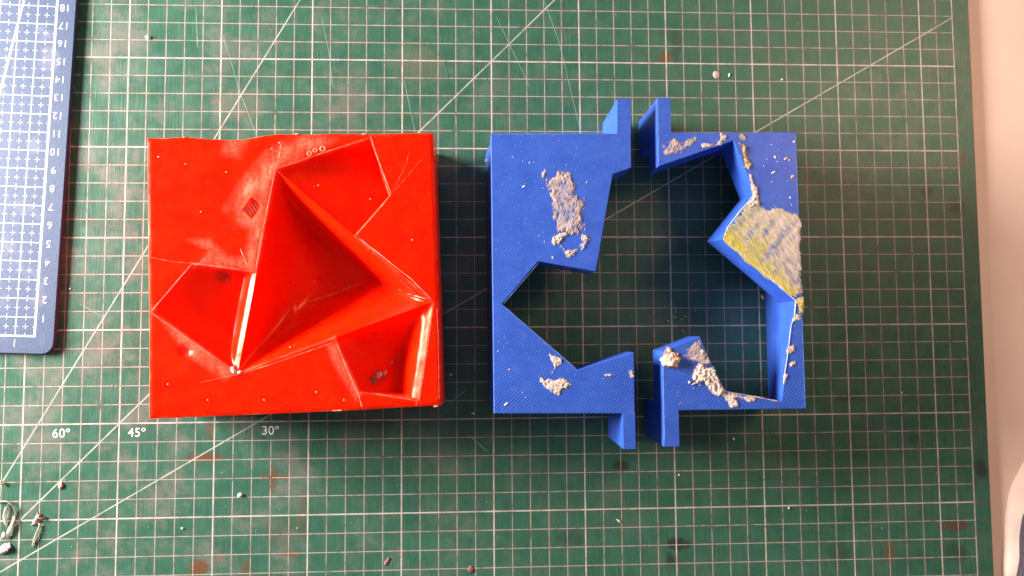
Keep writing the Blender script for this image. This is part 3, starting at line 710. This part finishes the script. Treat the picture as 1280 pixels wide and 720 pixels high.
bit('crumb', 'pale crumb on the lower mat right of the dark stain', 'crumb', 986, 635, .06, .06, .05, 'crumb', 12, grp='crumbs on the green mat')
bit('crumb', 'white pear-shaped flake on the mat above the right mould half', 'crumb', 896, 93.5, .21, .24, .022, 'pinkc', 13, .2, grp='crumbs on the green mat')
bit('crumb', 'slim pale crumb just right of the pear-shaped flake', 'crumb', 911.5, 94, .05, .12, .04, 'crumb', 14, -.3, grp='crumbs on the green mat')
bit('crumb', 'pale crumb on the grid right of the pear-shaped flake, near the top', 'crumb', 977.5, 99.5, .07, .05, .04, 'crumb', 15, grp='crumbs on the green mat')
bit('crumb', 'pale crumb on the mat far right, near a grid corner', 'crumb', 1126.5, 491, .06, .06, .05, 'crumb', 16, grp='crumbs on the green mat')
bit('crumb', 'curled white paring near the bottom middle of the mat', 'crumb', 773.5, 651, .16, .05, .05, 'crumb', 17, -.7, grp='crumbs on the green mat')
for k, (u, v, a, b, lab) in enumerate([(844, 390, .07, .09, 'topmost pinkish crumb of the cluster inside the star opening'), (842.5, 396.5, .12, .05, 'middle curled crumb of the cluster inside the star opening'), (851.5, 399, .11, .05, 'slanted crumb right of middle in the cluster inside the star opening'),
        (856.5, 396, .05, .11, 'upright crumb at the right of the cluster inside the star opening'), (834.5, 401, .05, .08, 'lowest crumb at the left of the cluster inside the star opening'), (868.5, 388, .07, .05, 'lone crumb right of the cluster inside the star opening'), (853, 414, .10, .05, 'lone flat crumb below the cluster inside the star opening'),
        (865.5, 353.5, .06, .03, 'lone tiny crumb above the cluster inside the star opening'), (830.5, 383, .04, .04, 'tiny crumb above left of the cluster inside the star opening')]):
    bit('crumb', lab, 'crumb', u, v, a, b, .06, 'pinkc', 30+k, .4*k, grp='crumbs inside the star opening', rough=.7)
bit('flake', 'reddish brown pointed flake at the bottom edge below the red block', 'flake', 484, 702, .26, .10, .03, 'flake', 41, .95, grp='brown flakes')
bit('flake', 'round reddish brown flake at the bottom edge below the blue mould', 'flake', 589, 712, .18, .20, .035, 'flake', 42, .4, grp='brown flakes')
bit('flake', 'small brown flake on the diagonal line at lower left', 'flake', 76.5, 607, .11, .22, .06, 'pinkc', 43, -.2, grp='brown flakes', rough=.9)
# specks nobody would count
bm = bmesh.new()
for k in range(210):
    u, v = rnd.uniform(70, 1195), rnd.uniform(5, 715)
    if 178 < u < 560 and 160 < v < 530: continue
    if (610 < u < 1012 and 118 < v < 565) and not (650 < u < 880 and 340 < v < 420): continue
    c = at(u, v); rr = rnd.uniform(.012, .035)*(1.3 if rnd.random() < .1 else 1)
    mt = Matrix.Translation((c.x*S, c.y*S, .01*S)) @ Matrix.Rotation(rnd.random()*3, 4, 'Z') @ Matrix.Diagonal((rr*S*rnd.uniform(.8, 1.8), rr*S, rr*S*.5, 1))
    bmesh.ops.create_icosphere(bm, subdivisions=1, radius=1, matrix=mt)
me = bpy.data.meshes.new('dust_specks'); bm.to_mesh(me); bm.free()
tag(link('dust_specks', me, M['cutl']), 'fine pale dust and specks scattered over the green mat', kind='stuff')

# shavings in the lower left corner: curved strips with thickness
def shaving(name, lab, pl, wid, mat, lift=.25, seed=0, cat='shaving', grp='plastic shavings at lower left'):
    P = []
    cps = [at(*p) for p in pl]
    for i in range(len(cps)-1):
        p0, p1, p2, p3 = cps[max(i-1, 0)], cps[i], cps[i+1], cps[min(i+2, len(cps)-1)]
        for j in range(7):
            t = j/7; P.append(.5*((2*p1)+(p2-p0)*t+(2*p0-5*p1+4*p2-p3)*t*t+(3*p1-p0-3*p2+p3)*t**3))
    P.append(cps[-1]); n = len(P); vs_, fs = [], []
    for i, p in enumerate(P):
        d = (P[min(i+1, n-1)]-P[max(i-1, 0)]).normalized(); q = Vector((-d.y, d.x)); t = i/(n-1)
        w_ = wid[min(len(wid)-1, int(t*(len(wid)-1)+.5))]*.5*(1+.3*N(p.x, p.y, seed, 3)); z = .03+lift*math.sin(math.pi*t)*(.7+.5*N(p.x, p.y, seed+2, 1)); tw = .5*math.sin(t*4+seed)
        for sx, dz in ((1, 0), (.4, .05), (-.4, .05), (-1, 0), (-.9, -.03), (.9, -.03)):
            vs_.append((p.x+q.x*w_*sx, p.y+q.y*w_*sx, max(.005, z+dz+tw*w_*sx)))
        if i:
            for k in range(6): a = 6*(i-1)+k; b = 6*(i-1)+(k+1) % 6; fs.append((a, b, b+6, a+6))
    fs += [tuple(range(6))[::-1], tuple(range(6*(n-1), 6*n))]
    return tag(link(name, mesh_from(name, vs_, fs, True), M[mat]), lab, cat, grp)
shaving('plastic_shaving', 'broad white plastic shaving at the very left edge, near the bottom', [(-6, 686), (2, 688), (9, 684), (14, 681)], [.5, .45, .3], 'crumb', .12, 1)
shaving('plastic_shaving', 'long pale flat shaving standing upright at the left edge', [(10, 674), (14, 662), (17, 652), (21, 640)], [.2, .3, .22, .08], 'shav', .12, 2)
shaving('plastic_shaving', 'thin curled clear shaving looping at the left edge', [(-3, 628), (6, 626), (13, 627), (19, 634), (21, 645)], [.05, .06, .07, .04], 'shav', .15, 3)
shaving('plastic_shaving', 'clear twisted shaving under the curl at the left edge', [(12, 628), (9, 640), (8, 650), (10, 660)], [.05, .2, .22, .06], 'shav', .1, 4)
shaving('plastic_shaving', 'slim pale sliver with a frayed top, right of the shavings pile', [(41, 683), (45, 672), (50, 660), (52, 654)], [.12, .14, .12, .2], 'shav', .08, 5)
shaving('plastic_shaving', 'frayed brownish tuft on the heavy grid line at lower left', [(40, 656), (46, 652), (49, 646), (47, 641)], [.08, .3, .28, .06], 'pinkc', .06, 6)
shaving('plastic_shaving', 'short brownish barb beside the frayed tuft', [(47, 645), (53, 648), (57, 646)], [.06, .12, .04], 'flake', .1, 7)
shaving('plastic_shaving', 'pale translucent scrap above the curl at the left edge', [(-2, 604), (3, 602), (7, 607)], [.1, .16, .05], 'shav', .15, 8)
shaving('plastic_shaving', 'small clear scrap low at the left edge beside the broad shaving', [(2, 672), (6, 668), (5, 664)], [.08, .25, .1], 'shav', .08, 9)

# ------------------------------------------------------------------ things cut off by the right edge of the picture
def slab(name, lab, cat, pl, z1, mat, bev, seed=0):
    P = [at(u, v, z1*.5-.15) for u, v in pl]; Q = []
    n = len(P)
    for i in range(n):
        p0, p1, p2, p3 = P[i-1], P[i], P[(i+1) % n], P[(i+2) % n]
        for j in range(6):
            t = j/6; Q.append(.5*((2*p1)+(p2-p0)*t+(2*p0-5*p1+4*p2-p3)*t*t+(3*p1-p0-3*p2+p3)*t**3))
    m = len(Q); c = sum(Q, Vector((0, 0)))/m; vs_, fs = [], []
    hh = z1+.298; prof = [(0, -.298), (.12*bev, -.298+.3*hh), (.35*bev, -.298+.65*hh), (.65*bev, -.298+.9*hh), (bev, z1)]
    for ins_, z in prof:
        for q in Q:
            d = (c-q); k = min(.9, ins_/d.length); vs_.append((q.x+d.x*k, q.y+d.y*k, z))
    for l in range(len(prof)-1):
        for i in range(m): j = (i+1) % m; fs.append((l*m+i, l*m+j, l*m+m+j, l*m+m+i))
    k0 = len(vs_); vs_.append((c.x, c.y, z1+.05))
    for i in range(m): fs.append(((len(prof)-1)*m+i, (len(prof)-1)*m+(i+1) % m, k0))
    me = mesh_from(name, vs_, fs, True)
    return tag(link(name, me, M[mat]), lab, cat)
slab('pale_object_edge', 'pale pinkish rounded object on the table at the lower right edge', 'object', [(1259, 735), (1258, 680), (1262, 635), (1272, 600), (1300, 565), (1345, 600), (1345, 740), (1300, 770)], .2, 'lav', 2.6)  # guessed slab for a blurred pale shape, not identified
slab('dark_object_edge', 'dark narrow sliver of an object in the bottom right corner', 'object', [(1276, 740), (1278, 700), (1281, 668), (1287, 640), (1310, 660), (1320, 740), (1295, 765)], 1.0, 'dark', .2)  # guessed slab for a dark sliver, not identified
